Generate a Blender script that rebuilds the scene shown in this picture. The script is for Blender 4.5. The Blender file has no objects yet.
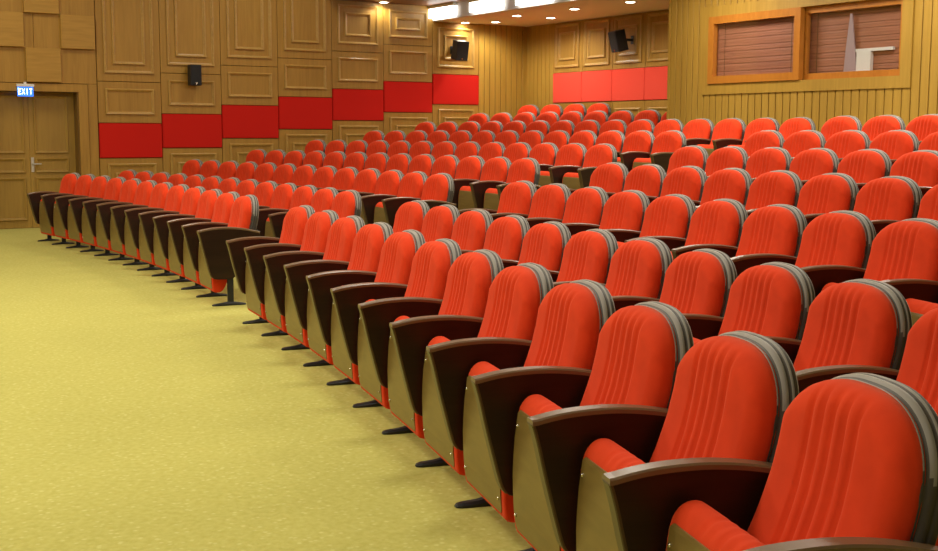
import bpy, bmesh, math, random
from mathutils import Vector, Matrix
random.seed(7)
S = bpy.context.scene
COL = S.collection
pi = math.pi

# ------------------------------------------------------------------ materials
def newmat(name):
    m = bpy.data.materials.new(name); m.use_nodes = True
    nt = m.node_tree
    return m, nt, nt.nodes['Principled BSDF']

def plain(name, col, rough=.5, metal=0, spec=.5, coat=0, bump=None):
    m, nt, b = newmat(name)
    b.inputs['Base Color'].default_value = (*col, 1)
    b.inputs['Roughness'].default_value = rough
    b.inputs['Metallic'].default_value = metal
    b.inputs['Specular IOR Level'].default_value = spec
    b.inputs['Coat Weight'].default_value = coat
    if bump:
        tc = nt.nodes.new('ShaderNodeTexCoord'); n = nt.nodes.new('ShaderNodeTexNoise')
        n.inputs['Scale'].default_value = bump[0]; n.inputs['Detail'].default_value = 3
        bp = nt.nodes.new('ShaderNodeBump'); bp.inputs['Strength'].default_value = bump[1]; bp.inputs['Distance'].default_value = .004
        nt.links.new(tc.outputs['Object'], n.inputs['Vector']); nt.links.new(n.outputs['Fac'], bp.inputs['Height'])
        nt.links.new(bp.outputs['Normal'], b.inputs['Normal'])
    return m

def wb(c): return (c[0], c[1] * .925, c[2] * .75)
def wood(name, c1, c2, scale=(14, 14, .8), rough=.45, coord='Object', spec=.4, detail=5):
    c1, c2 = wb(c1), wb(c2)
    m, nt, b = newmat(name)
    tc = nt.nodes.new('ShaderNodeTexCoord'); mp = nt.nodes.new('ShaderNodeMapping')
    mp.inputs['Scale'].default_value = scale
    n = nt.nodes.new('ShaderNodeTexNoise'); n.inputs['Scale'].default_value = 3; n.inputs['Detail'].default_value = detail
    n.inputs['Distortion'].default_value = .6
    n2 = nt.nodes.new('ShaderNodeTexNoise'); n2.inputs['Scale'].default_value = .35; n2.inputs['Detail'].default_value = 1
    mx = nt.nodes.new('ShaderNodeMath'); mx.operation = 'ADD'
    ml = nt.nodes.new('ShaderNodeMath'); ml.operation = 'MULTIPLY'; ml.inputs[1].default_value = .45
    r = nt.nodes.new('ShaderNodeValToRGB')
    r.color_ramp.elements[0].position = .45; r.color_ramp.elements[0].color = (*c1, 1)
    r.color_ramp.elements[1].position = .95; r.color_ramp.elements[1].color = (*c2, 1)
    L = nt.links.new
    L(tc.outputs[coord], mp.inputs['Vector']); L(mp.outputs['Vector'], n.inputs['Vector']); L(mp.outputs['Vector'], n2.inputs['Vector'])
    L(n2.outputs['Fac'], ml.inputs[0]); L(n.outputs['Fac'], mx.inputs[0]); L(ml.outputs[0], mx.inputs[1])
    L(mx.outputs[0], r.inputs['Fac']); L(r.outputs['Color'], b.inputs['Base Color'])
    b.inputs['Roughness'].default_value = rough; b.inputs['Specular IOR Level'].default_value = spec
    return m

def emit(name, col, st):
    m, nt, b = newmat(name)
    b.inputs['Base Color'].default_value = (*col, 1)
    b.inputs['Emission Color'].default_value = (*col, 1); b.inputs['Emission Strength'].default_value = st
    return m

def velour(name, col, dark):
    col, dark = wb(col), wb(dark)
    m, nt, b = newmat(name)
    tc = nt.nodes.new('ShaderNodeTexCoord'); n = nt.nodes.new('ShaderNodeTexNoise')
    n.inputs['Scale'].default_value = 14; n.inputs['Detail'].default_value = 4
    r = nt.nodes.new('ShaderNodeValToRGB')
    r.color_ramp.elements[0].position = .3; r.color_ramp.elements[0].color = (*dark, 1)
    r.color_ramp.elements[1].position = .7; r.color_ramp.elements[1].color = (*col, 1)
    L = nt.links.new
    L(tc.outputs['Object'], n.inputs['Vector']); L(n.outputs['Fac'], r.inputs['Fac']); L(r.outputs['Color'], b.inputs['Base Color'])
    b.inputs['Roughness'].default_value = .9; b.inputs['Specular IOR Level'].default_value = .15
    b.inputs['Sheen Weight'].default_value = .25; b.inputs['Sheen Roughness'].default_value = .5
    b.inputs['Sheen Tint'].default_value = (1, .35, .2, 1)
    return m

M = {}
M['red'] = velour('red_velour', (.76, .058, .016), (.68, .049, .013))
def sheeny(name, col, sh, tint):
    m = plain(name, col, .55, spec=.5); b = m.node_tree.nodes['Principled BSDF']
    b.inputs['Sheen Weight'].default_value = sh; b.inputs['Sheen Roughness'].default_value = .35; b.inputs['Sheen Tint'].default_value = (*tint, 1)
    return m
M['shell_light'] = sheeny('taupe_fabric', (.235, .222, .200), 1.0, (1, .97, .92))
M['shell_dark'] = sheeny('charcoal_stripe_and_shade', (.050, .042, .034), .3, (1, .95, .86))  # dark stripes, and shade painted onto the shell's lower sides
M['dark_wood'] = wood('wenge_wood', (.012, .005, .003), (.026, .011, .007), (3, .6, 9), .38)
M['cap_wood'] = wood('armrest_cap_wood', (.12, .078, .052), (.19, .13, .09), (4, .5, 4), .32, spec=.6)
M['seat_wood'] = wood('seat_board_wood', (.185, .132, .045), (.24, .175, .060), (2, 2, 9), .35, spec=.5)
M['edge_wood'] = wood('armrest_edge_wood', (.075, .050, .024), (.10, .07, .032), (3, 3, 6), .35, spec=.5)
M['iron'] = plain('black_steel', (.022, .024, .026), .4, .3)
M['screw'] = plain('nickel_screw', (.75, .72, .65), .25, 1)
M['wall_wood'] = wood('oak_veneer', (.33, .192, .038), (.43, .262, .058), (9, 9, .6), .42)
M['block_wood'] = wood('oak_block_veneer', (.36, .215, .045), (.46, .285, .066), (.8, .8, 9), .42)
M['slat_wood'] = wood('oak_slats', (.36, .22, .036), (.46, .292, .054), (9, 9, .5), .5)
M['mould_wood'] = wood('oak_moulding', (.40, .25, .065), (.50, .33, .10), (6, 6, 6), .35, spec=.6)
M['door_wood'] = wood('door_veneer', (.30, .19, .045), (.38, .25, .06), (9, 9, .6), .42)
M['door_dark'] = wood('door_lining_wood', (.16, .09, .022), (.20, .12, .03), (9, 9, .6), .5)
M['gap'] = plain('shadow_gap', (.07, .04, .012), .8)
M['slat_gap'] = plain('slat_groove', (.16, .09, .018), .8)
M['panel_coral'] = plain('coral_red_felt', (.85, .085, .055), .95, spec=.1, bump=(60, .3))
M['panel_red'] = plain('red_acoustic_felt', (.60, .018, .012), .95, spec=.1, bump=(60, .3))
M['frame_wood'] = wood('window_frame_wood', (.42, .16, .022), (.52, .215, .035), (6, 6, 2), .35)
M['black'] = plain('black_plastic', (.012, .013, .015), .45)
M['grille'] = plain('speaker_grille', (.008, .009, .011), .7, bump=(300, .6))
M['white_plastic'] = plain('white_plastic', (.75, .74, .72), .4)
M['chrome'] = plain('satin_steel', (.6, .58, .52), .45, .6)
M['ceil_brown'] = plain('terracotta_ceiling_paint', (.85, .70, .60), .75)
M['ceil_dark'] = wood('dark_ceiling_board', (.20, .085, .028), (.26, .12, .04), (2, 2, 2), .5)
M['ceil_white'] = plain('white_plaster', (.72, .70, .66), .8)
M['stage_wall'] = plain('pale_side_wall', (.42, .31, .13), .8)
M['bulb'] = emit('warm_downlight_glow', (1, .93, .78), 22)
M['tube'] = emit('cove_light_glow', (1, .98, .93), 6)
M['lamp_white'] = emit('hall_lamp_glow', (1, .9, .7), 3)
M['blue'] = emit('exit_blue_glow', (.03, .16, .75), 1.6)
M['glyph'] = emit('exit_letter_glow', (.75, .9, 1), 3)

# carpet
m, nt, b = newmat('khaki_carpet')
tc = nt.nodes.new('ShaderNodeTexCoord')
v = nt.nodes.new('ShaderNodeTexVoronoi'); v.inputs['Scale'].default_value = 26; v.inputs['Randomness'].default_value = 1
n1 = nt.nodes.new('ShaderNodeTexNoise'); n1.inputs['Scale'].default_value = 34; n1.inputs['Detail'].default_value = 3
n2 = nt.nodes.new('ShaderNodeTexNoise'); n2.inputs['Scale'].default_value = 1.1; n2.inputs['Detail'].default_value = 3
mp = nt.nodes.new('ShaderNodeMapping'); mp.inputs['Rotation'].default_value = (0, 0, .6)
L = nt.links.new
L(tc.outputs['Object'], mp.inputs['Vector'])
for q in (v, n1, n2): L(mp.outputs['Vector'], q.inputs['Vector'])
r = nt.nodes.new('ShaderNodeValToRGB'); e = r.color_ramp.elements
e[0].position = .10; e[0].color = (0.660, 0.638, 0.240, 1); e[1].position = .30; e[1].color = (0.510, 0.472, 0.124, 1)
L(v.outputs['Distance'], r.inputs['Fac'])
r2 = nt.nodes.new('ShaderNodeValToRGB'); e = r2.color_ramp.elements
e[0].position = .32; e[0].color = (0.450, 0.416, 0.101, 1); e[1].position = .68; e[1].color = (0.640, 0.615, 0.210, 1)
L(n1.outputs['Fac'], r2.inputs['Fac'])
mx = nt.nodes.new('ShaderNodeMix'); mx.data_type = 'RGBA'; mx.inputs['Factor'].default_value = .38
L(r.outputs['Color'], mx.inputs['A']); L(r2.outputs['Color'], mx.inputs['B'])
mx2 = nt.nodes.new('ShaderNodeMix'); mx2.data_type = 'RGBA'; mx2.blend_type = 'MULTIPLY'; mx2.inputs['Factor'].default_value = .5
r3 = nt.nodes.new('ShaderNodeValToRGB'); e = r3.color_ramp.elements
e[0].position = .3; e[0].color = (.80, .80, .77, 1); e[1].position = .7; e[1].color = (.93, .93, .93, 1)
L(n2.outputs['Fac'], r3.inputs['Fac']); L(mx.outputs['Result'], mx2.inputs['A']); L(r3.outputs['Color'], mx2.inputs['B'])
L(mx2.outputs['Result'], b.inputs['Base Color'])
b.inputs['Roughness'].default_value = .95; b.inputs['Specular IOR Level'].default_value = .1
bp = nt.nodes.new('ShaderNodeBump'); bp.inputs['Strength'].default_value = .5; bp.inputs['Distance'].default_value = .006
L(n1.outputs['Fac'], bp.inputs['Height']); L(bp.outputs['Normal'], b.inputs['Normal'])
M['carpet'] = m

# slatted wooden blind behind the booth glass
m, nt, b = newmat('mahogany_blind')
tc = nt.nodes.new('ShaderNodeTexCoord'); mp = nt.nodes.new('ShaderNodeMapping'); mp.inputs['Scale'].default_value = (.7, 1, 16); L = nt.links.new
n = nt.nodes.new('ShaderNodeTexNoise'); n.inputs['Scale'].default_value = 2; n.inputs['Detail'].default_value = 4
r = nt.nodes.new('ShaderNodeValToRGB'); e = r.color_ramp.elements
e[0].position = .3; e[0].color = (.32, .12, .065, 1); e[1].position = .65; e[1].color = (.40, .155, .085, 1)
L(tc.outputs['Object'], mp.inputs['Vector']); L(mp.outputs['Vector'], n.inputs['Vector']); L(n.outputs['Fac'], r.inputs['Fac']); L(r.outputs['Color'], b.inputs['Base Color'])
b.inputs['Roughness'].default_value = .65
M['blind'] = m

# glass
m, nt, b = newmat('booth_glass')
L = nt.links.new
out = nt.nodes['Material Output']
tr = nt.nodes.new('ShaderNodeBsdfTransparent'); gl = nt.nodes.new('ShaderNodeBsdfGlossy'); gl.inputs['Roughness'].default_value = .03
fr = nt.nodes.new('ShaderNodeLayerWeight'); fr.inputs['Blend'].default_value = .12
ms = nt.nodes.new('ShaderNodeMixShader')
L(fr.outputs['Facing'], ms.inputs[0]); L(tr.outputs[0], ms.inputs[1]); L(gl.outputs[0], ms.inputs[2]); L(ms.outputs[0], out.inputs['Surface'])
M['glass'] = m

# ------------------------------------------------------------------ helpers
def obj(name, bm, mat, parent=None, smooth=False, kind=None):
    me = bpy.data.meshes.new(name)
    bmesh.ops.recalc_face_normals(bm, faces=bm.faces)
    bm.to_mesh(me); bm.free()
    if smooth:
        for p in me.polygons: p.use_smooth = True
    for mm in (mat if isinstance(mat, (list, tuple)) else [mat]): me.materials.append(mm)
    o = bpy.data.objects.new(name, me); COL.objects.link(o)
    if parent: o.parent = parent
    if kind: o['kind'] = kind
    return o

def thing(name, label, cat, loc=(0, 0, 0), rz=0, group=None):
    o = bpy.data.objects.new(name, None); COL.objects.link(o)
    o.empty_display_size = .2; o.location = loc; o.rotation_euler = (0, 0, rz)
    tag(o, label, cat, group); return o

def tag(o, label, cat, group=None):
    o['label'] = label; o['category'] = cat
    if group: o['group'] = group
    return o

def box(bm, x0, x1, y0, y1, z0, z1, mi=0, bevel=0):
    vs = [bm.verts.new((x, y, z)) for x in (x0, x1) for y in (y0, y1) for z in (z0, z1)]
    F = [(0, 1, 3, 2), (4, 6, 7, 5), (0, 4, 5, 1), (2, 3, 7, 6), (0, 2, 6, 4), (1, 5, 7, 3)]
    fs = [bm.faces.new([vs[i] for i in f]) for f in F]
    for f in fs: f.material_index = mi
    if bevel:
        es = list({e for f in fs for e in f.edges})
        bmesh.ops.bevel(bm, geom=es, offset=bevel, segments=2, affect='EDGES', profile=.7)
    return fs

def BM(): return bmesh.new()

def extrude_poly(bm, pts, x0, x1, mi=0):
    """pts in (y,z), extruded along x"""
    a = [bm.verts.new((x0, p[0], p[1])) for p in pts]; c = [bm.verts.new((x1, p[0], p[1])) for p in pts]
    n = len(pts)
    fs = [bm.faces.new(a), bm.faces.new(c[::-1])]
    for i in range(n): fs.append(bm.faces.new((a[i], c[i], c[(i + 1) % n], a[(i + 1) % n])))
    for f in fs: f.material_index = mi
    return fs

def interp(tab, t):
    for (t0, v0), (t1, v1) in zip(tab, tab[1:]):
        if t <= t1:
            k = (t - t0) / (t1 - t0); k = max(0, min(1, k)); k2 = k
            return v0 + (v1 - v0) * k2
    return tab[-1][1]

def smoothcurve(pts, n=4):
    """Catmull-Rom through pts (open)"""
    out = []
    P = [pts[0]] + list(pts) + [pts[-1]]
    for i in range(1, len(P) - 2):
        for k in range(n):
            t = k / n; p0, p1, p2, p3 = P[i - 1], P[i], P[i + 1], P[i + 2]
            out.append(tuple(.5 * ((2 * p1[j]) + (-p0[j] + p2[j]) * t + (2 * p0[j] - 5 * p1[j] + 4 * p2[j] - p3[j]) * t * t + (-p0[j] + 3 * p1[j] - 3 * p2[j] + p3[j]) * t ** 3) for j in range(len(p1))))
    out.append(tuple(pts[-1])); return out

# ------------------------------------------------------------------ chair (local: x along the row, -y towards the stage, z up)
ZB, ZS, ZT = .455, .697, .896       # cushion bottom, shoulder, crown
def halfw(z): return .261 - .008 * max(0, (z - ZB)) / (ZT - ZB)
def ztop(s, ex=2.5): return ZS + (ZT - ZS) * max(0, 1 - abs(s) ** ex) ** (1 / ex)
UP = [(.30, .215), (.455, .162), (.50, .140), (.55, .119), (.60, .101), (.65, .085), (.72, .069), (.78, .059), (.84, .049), (.87, .043), (.896, .036), (.94, .026)]
def groove(x, xs, w, d): return sum(d * math.exp(-((x - g) / w) ** 2) for g in xs)
GX = [-.092, -.046, 0, .046, .092]

def back_cushion_bm():
    bm = BM(); NX, NZ = 60, 22
    grid = []
    for i in range(NX + 1):
        s = -1 + 2 * i / NX
        # concentrate columns at the rims
        s = math.copysign(1 - (1 - abs(s)) ** 1.25, s)
        col = []
        zt = ztop(s)
        for j in range(NZ + 1):
            t = j / NZ; t = 1 - (1 - t) ** 1.5
            z = ZB + t * (zt - ZB)
            x = s * halfw(z)
            e = min(halfw(z) - abs(x), (zt - z) * .9 + .0, (z - ZB) + .02)
            r = .056; k = min(e / r, 1); rnd = 1 - math.sqrt(max(0, 1 - (1 - k) ** 2))
            g = groove(x + .02 * (z - .7), GX, .0070, .0135) * min(1, max(0, (zt - z) / .05)) if abs(x) < .15 else 0
            y = -(interp(UP, z)) + .044 * rnd + g - .010 * (1 - s * s)
            col.append(bm.verts.new((x, y, z)))
        grid.append(col)
    for i in range(NX):
        for j in range(NZ):
            bm.faces.new((grid[i][j], grid[i + 1][j], grid[i + 1][j + 1], grid[i][j + 1]))
    # side skirt going back
    rim = [grid[0][j] for j in range(NZ + 1)] + [grid[i][NZ] for i in range(1, NX + 1)] + [grid[NX][j] for j in range(NZ - 1, -1, -1)] + [grid[i][0] for i in range(NX - 1, 0, -1)]
    back = [bm.verts.new((v.co.x, -interp(UP, v.co.z) + .066, v.co.z)) for v in rim]
    n = len(rim)
    for i in range(n): bm.faces.new((rim[i], back[i], back[(i + 1) % n], rim[(i + 1) % n]))
    bm.faces.new(back)
    bmesh.ops.remove_doubles(bm, verts=bm.verts, dist=.0004)
    return bm

def outline(off, zb, n=44):
    """open outline up one side, over the crown, down the other, grown by off"""
    pts = []
    for k in range(9):
        z = zb + (ZS - zb) * k / 9
        pts.append((-halfw(z) - off, z))
    for k in range(n + 1):
        a = pi - pi * k / n
        c = math.cos(a); s = math.sin(a)
        ex = 2 / 2.5
        x = math.copysign(abs(c) ** ex, c); zz = abs(s) ** ex
        pts.append((x * (halfw(ZS + (ZT - ZS) * zz) + off), ZS + (ZT - ZS + max(-.02, off - .004)) * zz))
    for k in range(8, -1, -1):
        z = zb + (ZS - zb) * k / 9
        pts.append((halfw(z) + off, z))
    return pts

SHADE_SPLIT = .80       # grey fabric above; below, shade on the sides painted in as dark colour
def back_shell_bm():
    bm = BM()
    # (depth behind the cushion face, outset, stripe)
    st = [(.050, -.030, 1), (.042, -.010, 1), (.041, .000, 1), (.044, .007, 0), (.050, .010, 0), (.055, .007, 1), (.060, .013, 1), (.066, .019, 0), (.074, .020, 0), (.079, .015, 1),
          (.084, .020, 1), (.090, .022, 0), (.096, .018, 1), (.101, .019, 1), (.106, .015, 0), (.112, .004, 1), (.115, -.02, 1)]
    rings = []
    for d, off, mi in st:
        rings.append([bm.verts.new((x * .985, -interp(UP, z) + d + .012, z)) for x, z in outline(off * .92 - .004, .40)])
    for a, c, (d, off, mi) in zip(rings, rings[1:], st[1:]):
        for i in range(len(a) - 1):
            f = bm.faces.new((a[i], c[i], c[i + 1], a[i + 1])); f.material_index = mi if (a[i].co.z + a[i + 1].co.z) / 2 > SHADE_SPLIT - d * .7 else 1
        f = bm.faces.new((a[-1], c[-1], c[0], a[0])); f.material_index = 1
    f = bm.faces.new(rings[0]); f.material_index = 1
    f = bm.faces.new(rings[-1]); f.material_index = 1
    return bm

SEAT = smoothcurve([(-.312, .104), (-.337, .118), (-.347, .18), (-.351, .30), (-.347, .42), (-.334, .525), (-.312, .568), (-.280, .583), (-.248, .574), (-.222, .535), (-.205, .44), (-.200, .30), (-.222, .19), (-.250, .130), (-.285, .104)], 3)
def seat_cushion_bm():
    bm = BM(); NX = 52; W = .252
    rings = []
    for i in range(NX + 1):
        s = -1 + 2 * i / NX; s = math.copysign(1 - (1 - abs(s)) ** 1.4, s)
        x = s * W; e = W - abs(x); r = .022; k = min(e / r, 1); rnd = 1 - math.sqrt(max(0, 1 - (1 - k) ** 2))
        cx, cz = -.272, .34
        ring = []
        for (y, z) in SEAT:
            dx, dz = y - cx, z - cz; l = math.hypot(dx, dz)
            sh = .016 * rnd
            if y > -.325 and z > .35: sh += groove(x, GX, .007, .006)
            # lower corners of the board are clipped
            ring.append(bm.verts.new((x, y - dx / l * sh, z - dz / l * sh)))
        rings.append(ring)
    n = len(SEAT)
    for a, c in zip(rings, rings[1:]):
        for i in range(n): bm.faces.new((a[i], c[i], c[(i + 1) % n], a[(i + 1) % n]))
    bm.faces.new(rings[0]); bm.faces.new(rings[-1][::-1])
    return bm

def seat_front(z):
    t = [(.10, .325), (.13, .339), (.18, .347), (.30, .351), (.42, .347), (.525, .334), (.56, .322)]
    return interp(t, z)
def seat_panel_bm():
    bm = BM()
    zs = [.133, .15, .20, .26, .32, .38, .44, .49, .525, .536]
    fr, bk = [], []
    for z in zs:
        w = .230 - (.012 if z < .14 or z > .53 else 0) - .010 * max(0, (.3 - z)) / .17
        y = -seat_front(z) - .005
        fr.append([bm.verts.new((x * w, y, z)) for x in (-1, -.95, 0, .95, 1)])
        bk.append([bm.verts.new((x * w, y + .014, z)) for x in (-1, -.95, 0, .95, 1)])
    for a, c in zip(fr, fr[1:]):
        for i in range(4): bm.faces.new((a[i], a[i + 1], c[i + 1], c[i]))
    for a, c in zip(bk, bk[1:]):
        for i in range(4): bm.faces.new((a[i], c[i], c[i + 1], a[i + 1]))
    for i in range(4):
        bm.faces.new((fr[0][i], bk[0][i], bk[0][i + 1], fr[0][i + 1])); bm.faces.new((fr[-1][i], fr[-1][i + 1], bk[-1][i + 1], bk[-1][i]))
    for k in (0, 4):
        for j in range(len(zs) - 1): bm.faces.new((fr[j][k], fr[j + 1][k], bk[j + 1][k], bk[j][k]))
    return bm

def screw_bm(x, z):
    bm = BM()
    mat = Matrix.Translation((x, -seat_front(z) - .0065, z)) @ Matrix.Rotation(pi / 2, 4, 'X')
    bmesh.ops.create_cone(bm, cap_ends=True, segments=12, radius1=.0075, radius2=.004, depth=.006, matrix=mat)
    return bm

TOPARC = [(-.470, .628), (-.42, .639), (-.36, .648), (-.29, .6525), (-.22, .6525), (-.15, .647), (-.08, .637), (.0, .620), (.045, .608)]
FRONT = [(-.470, .626), (-.452, .560), (-.434, .480), (-.414, .400), (-.392, .315), (-.376, .262), (-.360, .238)]
def arm_panel_bm(x):
    bm = BM()
    top = smoothcurve(TOPARC, 3); fr = smoothcurve(FRONT, 3)
    pts = [(y, z - .006) for y, z in top]
    pts += [(.05, .56), (.03, .48), (-.03, .40), (-.12, .31), (-.17, .245), (-.19, .226), (-.25, .222), (-.32, .224), (-.35, .230)]
    pts += fr[::-1][:-1]
    extrude_poly(bm, pts, x - .024, x + .024)
    bmesh.ops.bevel(bm, geom=[e for e in bm.edges if abs(e.verts[0].co.x - e.verts[1].co.x) < 1e-6], offset=.003, segments=1, affect='EDGES')
    return bm
def arm_cap_bm(x):
    bm = BM(); top = smoothcurve(TOPARC, 3)
    top[0] = (-.474, .629)
    prof = [(-.027, -.010), (-.0275, .002), (-.022, .007), (.022, .007), (.0275, .002), (.027, -.010)]
    rings = []
    for y, z in top: rings.append([bm.verts.new((x + px, y, z + pz)) for px, pz in prof])
    for a, c in zip(rings, rings[1:]):
        for i in range(6): bm.faces.new((a[i], c[i], c[(i + 1) % 6], a[(i + 1) % 6]))
    bm.faces.new(rings[0]); bm.faces.new(rings[-1][::-1])
    return bm
def arm_edge_bm(x):
    bm = BM(); fr = smoothcurve(FRONT, 3)
    n = len(fr); a = []
    for k, (y, z) in enumerate(fr):
        o = -.006
        a.append([bm.verts.new((x + px, y + py, z - (.004 if k == 0 else 0))) for px, py in ((-.025, .004), (-.025, o + .003), (-.021, o), (.021, o), (.025, o + .003), (.025, .004))])
    for p, c in zip(a, a[1:]):
        for i in range(6): bm.faces.new((p[i], c[i], c[(i + 1) % 6], p[(i + 1) % 6]))
    bm.faces.new(a[0]); bm.faces.new(a[-1][::-1])
    return bm
def post_bm(x):
    bm = BM(); box(bm, x - .014, x + .014, -.235, -.185, .018, .235, bevel=.003); return bm
def foot_bm(x):
    bm = BM()
    sec = [(-.366, .010, .008), (-.36, .018, .014), (-.34, .024, .018), (-.28, .025, .023), (-.235, .024, .032), (-.19, .024, .032), (-.14, .024, .023), (-.095, .021, .016), (-.08, .012, .010)]
    rings = []
    for y, w, h in sec:
        rings.append([bm.verts.new((x + a * w, y, b_)) for a, b_ in ((-1, .0005), (-1, h * .55), (-.55, h), (.55, h), (1, h * .55), (1, .0005))])
    for p, c in zip(rings, rings[1:]):
        for i in range(6): bm.faces.new((p[i], c[i], c[(i + 1) % 6], p[(i + 1) % 6]))
    bm.faces.new(rings[0]); bm.faces.new(rings[-1][::-1])
    return bm

def add_arm(t, x):
    a = obj('armrest', arm_panel_bm(x), M['dark_wood'], t)
    obj('armrest_cap', arm_cap_bm(x), M['cap_wood'], a)['label'] = 'lighter brown glossy top of the armrest'
    obj('front_edge', arm_edge_bm(x), M['edge_wood'], a)['label'] = 'tan front edging of the armrest'
    obj('post', post_bm(x), M['iron'], t)
    obj('foot', foot_bm(x), M['iron'], t, smooth=False)

def make_chair(end, screws):
    t = thing('auditorium_chair', 'x', 'chair')
    obj('back_cushion', back_cushion_bm(), M['red'], t, True)
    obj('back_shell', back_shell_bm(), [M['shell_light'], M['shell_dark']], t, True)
    obj('seat_cushion', seat_cushion_bm(), M['red'], t, True)
    p = obj('seat_panel', seat_panel_bm(), M['seat_wood'], t)
    if screws:
        for x, z in ((-.215, .485), (.215, .485), (-.205, .185), (.200, .185)): obj('screw', screw_bm(x, z), M['screw'], p, True)
    add_arm(t, -.3)
    if end: add_arm(t, .3)
    return t

protos = {}
def place_chair(end, screws, loc, rz, label, group):
    key = (end, screws)
    if key not in protos:
        protos[key] = make_chair(end, screws); r = protos[key]
    else:
        src = protos[key]; r = src.copy(); COL.objects.link(r)
        for ch in list(src.children):
            c = ch.copy(); COL.objects.link(c); c.parent = r
            for g in list(ch.children):
                d = g.copy(); COL.objects.link(d); d.parent = c
    r.location = loc; r.rotation_euler = (0, 0, rz)
    r['label'] = label; r['group'] = group; r['category'] = 'chair'
    return r

# ------------------------------------------------------------------ seating plan (X along the back wall, Y towards it)
CL = (4.69, -40.86); RL = 31.875; dRL = 1.1057        # central block
CR = (3.87, -49.25); RR = 40.303; dRR = 1.0342        # block right of the aisle
ALPHA = .99968
H = [0, 0, .134, .275, .421, .571, .725, .886, 1.048]
TL = [1.0389, 1.0092, 1.0012, .9971, .9938, .9913, .9873, .9883, .9879]; SL = [.582, .582, .590, .596, .598, .595, .595, .603, .605]
TR = [1.1638, 1.1561, 1.1506, 1.1449, 1.1389, 1.1348, 1.1336]; SR = [.605, .615, .600, .602, .604, .598, .600]
NL = [12, 13, 13, 13, 13, 13, 15, 9, 4]; NR = [12, 11, 10, 8, 7, 6, 5]
ORD = ['front', 'second', 'third', 'fourth', 'fifth', 'sixth', 'seventh', 'eighth', 'last']
CNT = ['first', 'second', 'third', 'fourth', 'fifth', 'sixth', 'seventh', 'eighth', 'ninth', 'tenth', 'eleventh', 'twelfth', 'thirteenth', 'fourteenth', 'fifteenth']
def posn(c, r, th): return (c[0] + r * math.sin(th), c[1] + r * math.cos(th))
for n in range(9):
    r_ = RL + n * dRL; N = NL[n]
    for i in range(N):
        th = TL[n] + (i - 6) * SL[n] / r_ - ALPHA
        if n >= 4 and i < 6: th -= .045 * ((6 - i) / 6) ** 4 / r_
        x, y = posn(CL, r_, th)
        if n == 6 and i >= 13:
            lab = 'red chair in the seventh row under the booth window, %s behind the aisle' % ('left one' if i == 13 else 'right one')
            grp = 'red chairs filling the aisle end under the booth window'
        else:
            if i == 0: w = 'endmost by the panelled left wall'
            elif i == N - 1 and n < 8: w = 'endmost beside the aisle' if n < 6 else ('last before the aisle' if n == 6 else 'last before the booth')
            elif i == N - 1: w = 'rightmost, grey side showing'
            else: w = '%s from the left wall' % CNT[i]
            lab = 'red padded chair, %s row%s, %s' % (ORD[n], ' left of the aisle' if n < 7 else ' behind the booth corner', w)
            grp = 'red chairs of the %s row, central block' % ORD[n]
        end = (i == N - 1)
        place_chair(end, n == 0, (x, y, H[n]), -th, lab, grp)
for n in range(7):
    r_ = RR + n * dRR - (.02 if n == 1 else 0); N = NR[n]
    for i in range(N):
        th = TR[n] + i * SR[n] / r_ - ALPHA
        x, y = posn(CR, r_, th)
        w = 'endmost beside the aisle' if i == 0 else '%s from the aisle' % CNT[i]
        if n == 0 and i == 11: w = 'nearest chair at the row end'
        lab = 'red padded chair, %s row right of the aisle, %s' % (ORD[n], w)
        place_chair(n == 0 and i == 11, n == 0, (x, y, H[n]), -th, lab, 'red chairs of the %s row, right block' % ORD[n])

# ------------------------------------------------------------------ floor: flat hall floor and curved carpeted terraces
X1, Y0 = 24.0, -22.0
bm = BM(); box(bm, -.3, X1, Y0, .3, -.2, 0); obj('floor', bm, M['carpet'], kind='structure')
def edge_y(n, x):
    """front edge of terrace n at hall x, from the two blocks' arcs"""
    off = .70
    rl = RL + n * dRL - off; rr = RR + n * dRR - off
    yl = CL[1] + math.sqrt(max(.1, rl * rl - (x - CL[0]) ** 2)); yr = CR[1] + math.sqrt(max(.1, rr * rr - (x - CR[0]) ** 2))
    k = min(1, max(0, (x - 8.4) / 1.6))
    return yl * (1 - k) + yr * k
for n in range(2, 9):
    bm = BM()
    xs = [-.0 + X1 * k / 60 for k in range(61)]
    if n >= 7: xs = [x * 6.0 / X1 for x in xs]
    yb = 0 if n >= 7 or True else 0
    a0 = [bm.verts.new((x, edge_y(n, x), H[n - 1] if n > 2 else 0)) for x in xs]
    a1 = [bm.verts.new((x, edge_y(n, x), H[n])) for x in xs]
    bk = [bm.verts.new((x, 0, H[n])) for x in xs]; b0 = [bm.verts.new((x, 0, H[n - 1] if n > 2 else 0)) for x in xs]
    for i in range(60):
        bm.faces.new((a0[i], a0[i + 1], a1[i + 1], a1[i])); bm.faces.new((a1[i], a1[i + 1], bk[i + 1], bk[i]))
        bm.faces.new((bk[i], bk[i + 1], b0[i + 1], b0[i])); bm.faces.new((b0[i], b0[i + 1], a0[i + 1], a0[i]))
    bm.faces.new((a0[0], a1[0], bk[0], b0[0])); bm.faces.new((a0[-1], b0[-1], bk[-1], a1[-1]))
    obj('floor_terrace', bm, M['carpet'], kind='structure')

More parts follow.
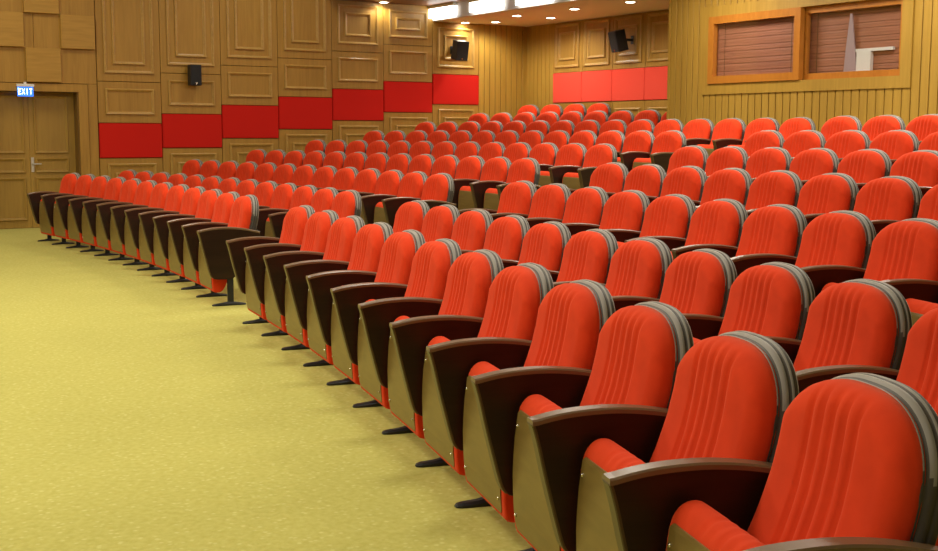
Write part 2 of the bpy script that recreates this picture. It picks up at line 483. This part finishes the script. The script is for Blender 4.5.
# ------------------------------------------------------------------ wall builders; a wall maps (s, out, z) -> hall coordinates
def W_left(s, d, z): return (d, s - 8.0, z)
def W_back(s, d, z): return (s, -d, z)
BY = -1.88; BX = 6.07
def W_booth(s, d, z): return (BX + s, BY - d, z)
def wbox(bm, W, s0, s1, d0, d1, z0, z1, mi=0):
    vs = [bm.verts.new(W(s, d, z)) for s in (s0, s1) for d in (d0, d1) for z in (z0, z1)]
    F = [(0, 1, 3, 2), (4, 6, 7, 5), (0, 4, 5, 1), (2, 3, 7, 6), (0, 2, 6, 4), (1, 5, 7, 3)]
    for f in F:
        fc = bm.faces.new([vs[i] for i in f]); fc.material_index = mi
def wframe(bm, W, s0, s1, z0, z1, base=0., w=.045, h=.026):
    prof = [(0, 0), (0, h * .75), (w * .2, h), (w * .55, h * .9), (w * .75, h * .45), (w, h * .3), (w, 0)]
    rings = []
    for (sx, sz, cs, cz) in ((1, 1, s0, z0), (-1, 1, s1, z0), (-1, -1, s1, z1), (1, -1, s0, z1)):
        rings.append([bm.verts.new(W(cs + sx * o, base + d, cz + sz * o)) for o, d in prof])
    for k in range(4):
        a, c = rings[k], rings[(k + 1) % 4]
        for i in range(len(prof)):
            bm.faces.new((a[i], c[i], c[(i + 1) % len(prof)], a[(i + 1) % len(prof)]))

HC = 4.9     # main ceiling
# left wall
DS0, DS1 = -1.66, -.28      # door opening
bm = BM(); box(bm, -.5, -.02, Y0, DS0 - 8, -.2, HC + .1); box(bm, -.5, -.02, DS1 - 8, .3, -.2, HC + .1); box(bm, -.5, -.02, DS0 - 8, DS1 - 8, 2.035, HC + .1); box(bm, -.5, -.22, DS0 - 8, DS1 - 8, -.2, 2.035)
wl = obj('wall_left', bm, M['gap'], kind='structure')
def board(W, s0, s1, z0, z1, parent, th=.02, name='panel_board', mat='wall_wood'):
    bm = BM(); wbox(bm, W, s0 + .004, s1 - .004, -.02, th, z0 + .004, z1 - .004)
    bmesh.ops.bevel(bm, geom=list(bm.edges), offset=.003, segments=1, affect='EDGES')
    return obj(name, bm, M[mat], parent)
def mould(W, s0, s1, z0, z1, parent, th=.02, w=.045, h=.028):
    bm = BM(); wframe(bm, W, s0, s1, z0, z1, th, w, h); return obj('moulding', bm, M['mould_wood'], parent)
BW = .9865
POS = ['leftmost, nearest the door', 'second from the door', 'third from the door', 'fourth from the door', 'fifth from the door', 'sixth from the door', 'highest of the stepped row, beside the slats']
for i in range(7):
    s0 = .009 + BW * i; s1 = s0 + BW
    rb = 1.042 + .1505 * i; rt = rb + .534; seam = 2.205 + .1505 * i
    # low board
    board(W_left, s0, s1, max(0, rb - 1.15), rb, wl)
    mould(W_left, s0 + .12, s1 - .11, rb - .92, rb - .085, wl)
    mould(W_left, s0 + .24, s1 - .23, rb - .80, rb - .225, wl)
    # fabric panel
    bm = BM(); wbox(bm, W_left, s0 + .006, s1 - .006, -.019, .035, rb + .004, rt - .004)
    bmesh.ops.bevel(bm, geom=list(bm.edges), offset=.008, segments=2, affect='EDGES')
    tag(obj('acoustic_panel', bm, M['panel_red']), 'red fabric panel on the left wall, ' + POS[i], 'wall panel', 'stepped red panels on the left wall')
    top = HC if i < 4 else (3.66 if i < 6 else 3.40)
    if i < 6:
        board(W_left, s0, s1, rt, seam, wl)
        mould(W_left, s0 + .115, s1 - .115, rt + .13, seam - .105, wl)
        board(W_left, s0, s1, seam, top, wl)
        ft = HC - .35 if i < 4 else (3.585 if i < 5 else 3.55)
        mould(W_left, s0 + .11, s1 - .11, seam + .125, ft, wl)
        mould(W_left, s0 + .245, s1 - .245, seam + .26, ft - .125, wl)
    else:
        board(W_left, s0, s1, rt, top, wl)
        mould(W_left, s0 + .11, s1 - .11, rt + .12, 3.30, wl)
        mould(W_left, s0 + .245, s1 - .245, rt + .26, 3.17, wl)
# slats, left wall
def slats(W, s0, s1, z0, z1, parent, p=.115, g=.013, th=.02, mat='slat_wood'):
    bm = BM(); n = max(1, round((s1 - s0) / p)); p = (s1 - s0) / n
    wbox(bm, W, s0, s1, -.02, .0, z0, z1, 1)
    for k in range(n):
        a = s0 + k * p + g / 2; c = a + p - g
        vs = [bm.verts.new(W(s, d, z)) for z in (z0, z1) for s, d in ((a, 0), (a, th - .004), (a + .006, th), (c - .006, th), (c, th - .004), (c, 0))]
        for i in range(6): bm.faces.new((vs[i], vs[(i + 1) % 6], vs[6 + (i + 1) % 6], vs[6 + i]))
        bm.faces.new(vs[:6]); bm.faces.new(vs[6:])
    return obj('slat_cladding', bm, [M[mat], M['slat_gap']], parent)
slats(W_left, .009 + 7 * BW, 8.0, .8, 3.40, wl)
# stage side of the left wall
board(W_left, -.14, .005, 0, 2.16, wl)
for k in range(-1, 12):
    a = -1.80 - .9865 * k - .9865
    if k >= 0: board(W_left, a, a + .9865, 0, HC, wl)
board(W_left, -2.7865, -1.80, 0, HC, wl)
bm = BM(); wbox(bm, W_left, DS0, DS0 + .018, -.219, .02, 0, 2.035); wbox(bm, W_left, DS1 - .018, DS1, -.219, .02, 0, 2.035); wbox(bm, W_left, DS0 + .018, DS1 - .018, -.219, .02, 2.027, 2.035); obj('door_lining', bm, M['door_dark'], wl)
slats(W_left, -1.80, .005, 2.16, HC, wl, p=.905, g=.006, mat='wall_wood')
N_ = 0
for (s0, z0, words) in ((-1.03, 2.17, 'lowest one, directly above the door'), (-.515, 2.67, 'right one, beside the tall mouldings'), (-1.545, 2.67, 'left one, cut by the picture edge'), (-1.03, 3.17, 'top one, cut by the picture top')):
    bm = BM(); wbox(bm, W_left, s0, s0 + .50, .0215, .08, z0, z0 + .495)
    bmesh.ops.bevel(bm, geom=list(bm.edges), offset=.004, segments=1, affect='EDGES')
    N_ += 1
    tag(obj('wooden_relief_block', bm, M['block_wood']), 'square oak relief block above the door, ' + words, 'wall panel', 'square relief blocks above the door')
# door: architrave, jamb and two panelled leaves
bm = BM()
wbox(bm, W_left, DS1, DS1 + .135, -.02, .045, 0, 2.15); wbox(bm, W_left, DS0 - .135, DS0, -.02, .045, 0, 2.15)
wbox(bm, W_left, DS0, DS1, -.02, .045, 2.035, 2.15)
obj('trim_1', bm, M['wall_wood'], kind='structure')
# the wall is solid, so the leaves stand on its face inside the deep architrave
for k, (a, c) in enumerate(((DS0 + .02, -.972), (-.968, DS1 - .02))):
    bm = BM(); wbox(bm, W_left, a, c, -.218, -.18, .005, 2.026)
    d = obj('door_%d' % (k + 1), bm, M['door_wood'], kind='structure')
    for z0, z1 in ((.12, .76), (.83, 1.05), (1.12, 1.98)):
        bm = BM(); wframe(bm, W_left, a + .07, c - .10 if k else c - .07, z0, z1, -.18, .04, .024); obj('moulding', bm, M['door_wood'], d)
    if k:
        bm = BM(); wbox(bm, W_left, a + .012, a + .052, -.18, -.172, .84, 1.06)
        wbox(bm, W_left, a + .024, a + .040, -.172, -.13, .955, .971); wbox(bm, W_left, a + .024, a + .15, -.142, -.127, .955, .971)
        h = obj('door_handle', bm, M['chrome'], d); h['label'] = 'satin steel lever handle on a plate'
# exit sign
t = thing('exit_sign', 'small blue lit exit sign with white housing above the door', 'sign', W_left(-1.055, 0, 1.94))
def local(W, t, *a):
    p = Vector(W(*a)) - Vector(t.location); return p
def lbox(t, name, W, s0, s1, d0, d1, z0, z1, mat, bev=.002, parent=None, smooth=False):
    bm = BM(); o0 = Vector(t.location)
    wbox(bm, lambda s, d, z: tuple(Vector(W(s, d, z)) - o0), s0, s1, d0, d1, z0, z1)
    if bev: bmesh.ops.bevel(bm, geom=list(bm.edges), offset=bev, segments=2, affect='EDGES')
    return obj(name, bm, M[mat], parent or t, smooth)
lbox(t, 'housing', W_left, -1.18, -.93, .046, .10, 2.095, 2.135, 'white_plastic', .006)
lbox(t, 'bracket', W_left, -1.075, -1.035, .046, .075, 2.13, 2.165, 'white_plastic', .003)
pl = lbox(t, 'sign_plate', W_left, -1.168, -.942, .064, .076, 1.955, 2.096, 'blue', .002)
def letter_strokes(ch):
    return {'E': [(0, 0, .2, 1), (0, 0, .8, .16), (0, .42, .7, .58), (0, .84, .8, 1)], 'I': [(.3, 0, .5, 1)], 'T': [(.3, 0, .5, 1), (0, .84, .8, 1)]}.get(ch)
bm = BM(); o0 = Vector(t.location)
wl_ = lambda s, d, z: tuple(Vector(W_left(s, d, z)) - o0)
for k, ch in enumerate('EXIT'):
    # the reader faces -s.. the wall runs left to right with growing s
    b0 = -1.155 + k * .052; zz = 1.985; sc, hh = .048, .085
    if ch == 'X':
        for sgn in (1, -1):
            x0, x1 = (0, .8) if sgn > 0 else (.8, 0)
            q = [(x0 - .1, 0), (x0 + .1, 0), (x1 + .1, 1), (x1 - .1, 1)]
            f = [bm.verts.new(wl_(b0 + u * sc, .0775 + .0003 * sgn, zz + v_ * hh)) for u, v_ in q]; bm.faces.new(f)
    else:
        for u0, v0, u1, v1 in letter_strokes(ch): wbox(bm, wl_, b0 + u0 * sc, b0 + u1 * sc, .0762, .0785, zz + v0 * hh, zz + v1 * hh)
o = obj('lettering', bm, M['glyph'], pl); o['label'] = 'pale glowing letters reading EXIT'

# back wall
bm = BM(); box(bm, -.3, X1, .02, .3, -.2, HC + .1); wb = obj('wall_back', bm, M['gap'], kind='structure')
slats(W_back, .0, .86, .9, 3.40, wb)
RW = .834
BPOS = ['leftmost', 'second from left', 'third, under the speaker', 'fourth, beside the booth']
for i in range(6):
    s0 = .86 + RW * i; s1 = s0 + RW
    board(W_back, s0, s1, .95, 1.98, wb)
    mould(W_back, s0 + .10, s1 - .10, 1.15, 1.86, wb)
    bm = BM(); wbox(bm, W_back, s0 + .003, s1 - .003, -.019, .035, 1.984, 2.508)
    bmesh.ops.bevel(bm, geom=list(bm.edges), offset=.006, segments=2, affect='EDGES')
    if i < 4: tag(obj('acoustic_panel', bm, M['panel_coral']), 'bright red fabric panel low on the back wall, ' + BPOS[i], 'wall panel', 'red panels on the back wall')
    else: bm.free()
    board(W_back, s0, s1, 2.51, 3.40, wb)
    mould(W_back, s0 + .065, s1 - .085, 2.60, 3.36, wb)
    mould(W_back, s0 + .17, s1 - .20, 2.73, 3.22, wb)

# projection booth: front wall with slats, side wall, window
WH = 3.9
bm = BM()
w0, w1, wz0, wz1 = .76, 3.76, 2.085, 2.95
# front wall thick .15 with window opening
wbox(bm, W_booth, 0, w0, -.15, 0, 0, WH); wbox(bm, W_booth, w1, X1 - BX, -.15, 0, 0, WH)
wbox(bm, W_booth, w0, w1, -.15, 0, 0, wz0); wbox(bm, W_booth, w0, w1, -.15, 0, wz1, WH)
box(bm, BX, BX + .15, BY + .15, .02, 0, WH)
wbth = obj('wall_booth', bm, M['slat_wood'], kind='structure')
t0, t1, tz0, tz1 = .655, 3.90, 1.95, 3.085
B_ = lambda s, d, z: W_booth(s, d + .02, z)
def W_b2(s, d, z): return W_booth(s, d + .02, z)
slats(W_b2, 0, t0, .6, WH, wbth); slats(W_b2, t1, 12, .6, WH, wbth)
slats(W_b2, t0, t1, .6, tz0, wbth); slats(W_b2, t0, t1, tz1, WH, wbth)
# side wall slats, facing the rear rows
def W_side(s, d, z): return (BX - d - .02, BY + s, z)
slats(W_side, 0, 1.88, .8, WH, wbth)
bm = BM(); box(bm, BX - .045, BX + .0, BY - .045, BY + .0, .6, WH, bevel=.004); obj('corner_post', bm, M['slat_wood'], wbth)
# window surround
bm = BM()
for a, c, z0, z1 in ((t0, w0, tz0, tz1), (w1, t1, tz0, tz1), (w0, w1, tz0, wz0), (w0, w1, wz1, tz1)):
    wbox(bm, W_booth, a, c, -.001, .055, z0, z1)
obj('trim_2', bm, M['slat_wood'], kind='structure')
# window: fixed right sash and sliding left sash standing proud
def ring(bm, W, s0, s1, z0, z1, w, d0, d1):
    wbox(bm, W, s0, s0 + w, d0, d1, z0, z1); wbox(bm, W, s1 - w, s1, d0, d1, z0, z1)
    wbox(bm, W, s0 + w, s1 - w, d0, d1, z0, z0 + w); wbox(bm, W, s0 + w, s1 - w, d0, d1, z1 - w, z1)
bm = BM(); ring(bm, W_booth, w0 + .002, 2.32, wz0 + .002, wz1 - .002, .095, .0, .075)
wn = obj('window_1', bm, M['frame_wood'], kind='structure')
bm = BM(); wbox(bm, W_booth, w0 + .09, 2.23, .02, .026, wz0 + .09, wz1 - .09); obj('pane', bm, M['glass'], wn)
bm = BM(); ring(bm, W_booth, 2.26, w1 - .002, wz0 + .002, wz1 - .002, .075, -.09, -.02)
wn2 = obj('window_2', bm, M['frame_wood'], kind='structure')
bm = BM(); wbox(bm, W_booth, 2.33, w1 - .07, -.066, -.060, wz0 + .07, wz1 - .07); obj('pane', bm, M['glass'], wn2)
# wooden slat blinds right behind the panes
def blind(s0, s1, d, z0, z1, label, n, back):
    o = thing('wooden_blind', label, 'blind', W_booth((s0 + s1) / 2, d, z0), group=None)
    o0 = Vector(o.location); bm = BM()
    f = lambda s, dd, z: tuple(Vector(W_booth(s, dd, z)) - o0)
    p = (z1 - z0) / n
    for k in range(n):
        z = z0 + k * p
        tl = .010 if k % 5 in (2, 4) else .003
        vs = [bm.verts.new(f(s, dd, zz)) for s in (s0, s1) for dd, zz in ((d, z), (d + .004, z), (d + .004 - tl, z + p * .96), (d - tl, z + p * .96))]
        for i in range(4): bm.faces.new((vs[i], vs[(i + 1) % 4], vs[4 + (i + 1) % 4], vs[4 + i]))
        bm.faces.new(vs[:4]); bm.faces.new(vs[4:])
    obj('slats', bm, M['blind'], o)
    bm = BM(); wbox(bm, f, s0, s1, d - .03, d + .012, z1, z1 + .03); obj('head_rail', bm, M['blind'], o)
    bm = BM()
    for s in (s0 + .15, s1 - .15): wbox(bm, f, s - .002, s + .002, d + .006, d + .009, z0, z1)
    obj('cord', bm, M['gap'], o)
blind(w0 + .06, 2.255, -.03, wz0 + .005, wz1 - .04, 'reddish wooden slat blind behind the left booth window pane', 26, 0)
blind(2.265, w1 - .005, -.135, wz0 + .005, wz1 - .035, 'reddish wooden slat blind behind the right booth window pane', 26, 0)
# pale upright shape with a level arm between the right pane and its blind
t = thing('pale_window_shape', 'pale upright shape with a slim level arm behind the right booth pane', 'lamp', W_booth(3.1, -.10, 2.087))
o0 = Vector(t.location)
f = lambda s, d, z: tuple(Vector(W_booth(s, d, z)) - o0)
bm = BM(); wbox(bm, f, 3.05, 3.25, -.125, -.075, 2.16, 2.385); wbox(bm, f, 2.86, 3.25, -.122, -.078, 2.088, 2.16); obj('base', bm, M['white_plastic'], t)
bm = BM(); wbox(bm, f, 3.03, 3.55, -.12, -.08, 2.385, 2.42); obj('arm', bm, M['white_plastic'], t)
bm = BM()
_o = ((2.86, 2.16), (3.05, 2.16), (3.02, 2.38), (2.955, 2.83), (2.93, 2.83), (2.885, 2.45)); vs = [bm.verts.new(f(a_, d_, c_)) for d_ in (-.085, -.10) for a_, c_ in _o]
bm.faces.new(vs[:6]); bm.faces.new(vs[6:][::-1])
for i in range(6): bm.faces.new((vs[i], vs[(i + 1) % 6], vs[6 + (i + 1) % 6], vs[6 + i]))
o = obj('upright_wedge', bm, plain('pale_lilac_wedge', (.40, .30, .33), .5), t)

# other walls of the hall (out of the picture, they bounce the light)
bm = BM(); box(bm, X1, X1 + .2, Y0, .3, -.2, HC + .1); obj('wall_right', bm, M['stage_wall'], kind='structure')
bm = BM(); box(bm, -.3, X1 + .2, Y0 - .2, Y0, -.2, HC + .1); obj('wall_front', bm, M['stage_wall'], kind='structure')

# ------------------------------------------------------------------ ceilings
bm = BM(); box(bm, -.3, X1 + .2, Y0, -4.1, HC, HC + .1); cl = obj('ceiling', bm, M['ceil_white'], kind='structure')
bm = BM(); box(bm, -.02, X1, -4.1, -2.06, 3.66, 3.78); obj('ceiling_brown', bm, M['ceil_dark'], kind='structure')
bm = BM(); box(bm, -.02, X1, -4.15, -4.1, 3.66, HC + .1); obj('ceiling_step', bm, M['ceil_white'], kind='structure')
bm = BM(); box(bm, -.02, X1, -2.0, .02, 3.40, 3.52); obj('ceiling_soffit', bm, M['ceil_brown'], kind='structure')
bm = BM(); box(bm, -.02, X1, -2.06, -2.0, 3.40, 3.70); obj('trim_4', bm, M['ceil_white'], kind='structure')
LIGHTS = []
def area(loc, size, power, col, size_y=None, rot=(0, 0, 0), name='lamp_light', spread=None):
    l = bpy.data.lights.new(name, 'AREA'); l.energy = power; l.color = col; l.size = size
    if size_y: l.shape = 'RECTANGLE'; l.size_y = size_y
    if spread: l.spread = spread
    o = bpy.data.objects.new(name, l); COL.objects.link(o); o.location = loc; o.rotation_euler = rot
    return o
# lit white boxes along the cove edge
for k in range(4):
    a = [(-.0, .82), (1.33, 2.25), (2.68, 3.60), (4.0, 4.9)][k]
    bm = BM()
    t = thing('cove_light', 'bright white light box on the ceiling step, ' + ['touching the left wall', 'second from the left wall', 'third from the left wall', 'cut by the picture top'][k], 'light', ((a[0] + a[1]) / 2, -2.2, 3.5), group='light boxes on the ceiling step')
    bm = BM(); box(bm, -(a[1] - a[0]) / 2, (a[1] - a[0]) / 2, .05, .136, .10, .155, bevel=.004); obj('housing', bm, M['white_plastic'], t)
    bm = BM(); box(bm, -(a[1] - a[0]) / 2 + .01, (a[1] - a[0]) / 2 - .01, .055, .136, -.06, .099, bevel=.004); obj('diffuser', bm, M['tube'], t)
# downlights in the soffit
def downlight(x, y, z, words, power=14, vis=True):
    t = thing('downlight', words, 'light', (x, y, z), group='round recessed downlights')
    bm = BM()
    bmesh.ops.create_cone(bm, cap_ends=True, segments=28, radius1=.072, radius2=.072, depth=.006, matrix=Matrix.Translation((0, 0, -.008))); obj('lens', bm, M['bulb'], t)
    bm = BM(); rings = []
    for r_, zz in ((.073, -.002), (.075, -.014), (.092, -.012), (.098, -.001)):
        rings.append([bm.verts.new((r_ * math.cos(2 * pi * i / 28), r_ * math.sin(2 * pi * i / 28), zz)) for i in range(28)])
    for p, c in zip(rings, rings[1:]):
        for i in range(28): bm.faces.new((p[i], p[(i + 1) % 28], c[(i + 1) % 28], c[i]))
    obj('trim_ring', bm, M['white_plastic'], t, True)
    l = bpy.data.lights.new('downlight_beam', 'SPOT'); l.energy = power; l.color = (1, .92, .77); l.spot_size = 2.85; l.spot_blend = .6; l.shadow_soft_size = .06
    o = bpy.data.objects.new('downlight_beam', l); COL.objects.link(o); o.location = (x, y, z - .03)
WRM = 62
downlight(.56, -1.085, 3.40, 'round downlight in the brown soffit, leftmost, near the slats', WRM)
downlight(1.72, -1.436, 3.40, 'round downlight in the brown soffit, second from left', WRM)
downlight(1.74, -.748, 3.40, 'round downlight in the brown soffit, nearest the back wall', WRM)
downlight(3.147, -1.325, 3.40, 'round downlight in the brown soffit, right of the white light boxes', WRM)
downlight(4.43, -1.26, 3.40, 'round downlight in the brown soffit, above the back wall speaker', WRM)
downlight(.16, -3.12, 3.66, 'round downlight at the top of the left wall panelling', 20)
downlight(.13, -1.45, 3.40, 'round downlight above the left wall speaker near the white boxes', 16)

# ------------------------------------------------------------------ loudspeakers
def speaker(loc, rz, tilt, words, w=.235, h=.31, d=.19, wall=None):
    t = thing('wall_speaker', words, 'speaker', loc, rz)
    R_ = Matrix.Rotation(tilt, 4, 'X')
    bm = BM(); box(bm, -w / 2, w / 2, -d, 0, -h / 2, h / 2, bevel=.012); bm.transform(R_); obj('cabinet', bm, M['black'], t)
    bm = BM(); box(bm, -w / 2 + .012, w / 2 - .012, -d - .006, -d + .002, -h / 2 + .012, h / 2 - .012, bevel=.003); bm.transform(R_); obj('grille', bm, M['grille'], t)
    bm = BM(); box(bm, -.014, .014, -d - .009, -d - .005, -h / 2 + .025, -h / 2 + .045); bm.transform(R_); o = obj('badge', bm, M['screw'], t)
    bm = BM(); box(bm, -.02, .02, -.01, .0 + (wall or .05), -.02, .02, bevel=.003); box(bm, -.04, .04, (wall or .05) - .012, (wall or .05), -.07, .07, bevel=.003); obj('bracket', bm, M['iron'], t)
    return t
# on the left wall the cabinet's back (+y) must face -X: rotate +90 degrees
speaker((.075, W_left(1.50, 0, 0)[1], 2.33), pi / 2, 0, 'small black speaker flat on the left wall above the second red panel', w=.18, h=.325, d=.14, wall=.075)
speaker((.24, W_left(6.32, 0, 0)[1], 2.91), pi / 2 - .05, .22, 'black speaker tilted down on the left wall beside the slats', w=.235, h=.34, wall=.2)
speaker((3.04, -.23, 2.97), -.15, .26, 'black speaker tilted down on the back wall above the red panels', w=.235, h=.34, wall=.18)

# ------------------------------------------------------------------ light in the hall: lamps of the main ceiling
WC = (1, .93, .80)
for x, y, p in ((2.4, -13.5, 80), (2, -9.6, 42), (2, -5.6, 38), (8, -18.5, 75), (8, -13.5, 140), (8, -9.6, 98), (8, -5.6, 95),
                (13, -18.5, 85), (13, -13.5, 125), (13, -9.6, 90), (12.5, -5.6, 95), (18.5, -18.5, 50), (17.5, -13.5, 50)):
    area((x, y, HC - .05), 1.1, p, WC, name='hall_ceiling_light')
for x in (7.5, 10.5, 13.5):
    area((x, -3.1, 3.63), .8, 62, WC, name='booth_wash_light')  # unseen wash lights added to brighten the booth wall

w = bpy.data.worlds.new('hall_ambient'); S.world = w; w.use_nodes = True
w.node_tree.nodes['Background'].inputs[0].default_value = (1, .85, .6, 1); w.node_tree.nodes['Background'].inputs[1].default_value = .02

# ------------------------------------------------------------------ camera
cd = bpy.data.cameras.new('camera'); cam = bpy.data.objects.new('camera', cd); COL.objects.link(cam)
F_ = 1206.8857; pitch = .1178; roll = .0027
cd.sensor_width = 36; cd.lens = F_ / 938 * 36; cd.clip_start = .05
cam.location = (18.633, -13.245, 1.4444)
fwd = Vector((-math.sin(ALPHA) * math.cos(pitch), math.cos(ALPHA) * math.cos(pitch), -math.sin(pitch)))
right = fwd.cross(Vector((0, 0, 1))).normalized(); up = right.cross(fwd)
m3 = Matrix((right, up, -fwd)).transposed() @ Matrix.Rotation(roll, 3, 'Z')
cam.rotation_euler = m3.to_euler()
S.camera = cam
S.view_settings.view_transform = 'Standard'; S.view_settings.look = 'None'; S.view_settings.gamma = 1; S.view_settings.use_curve_mapping = False
S.view_settings.exposure = 0.0
S.cycles.max_bounces = 8; S.cycles.diffuse_bounces = 5
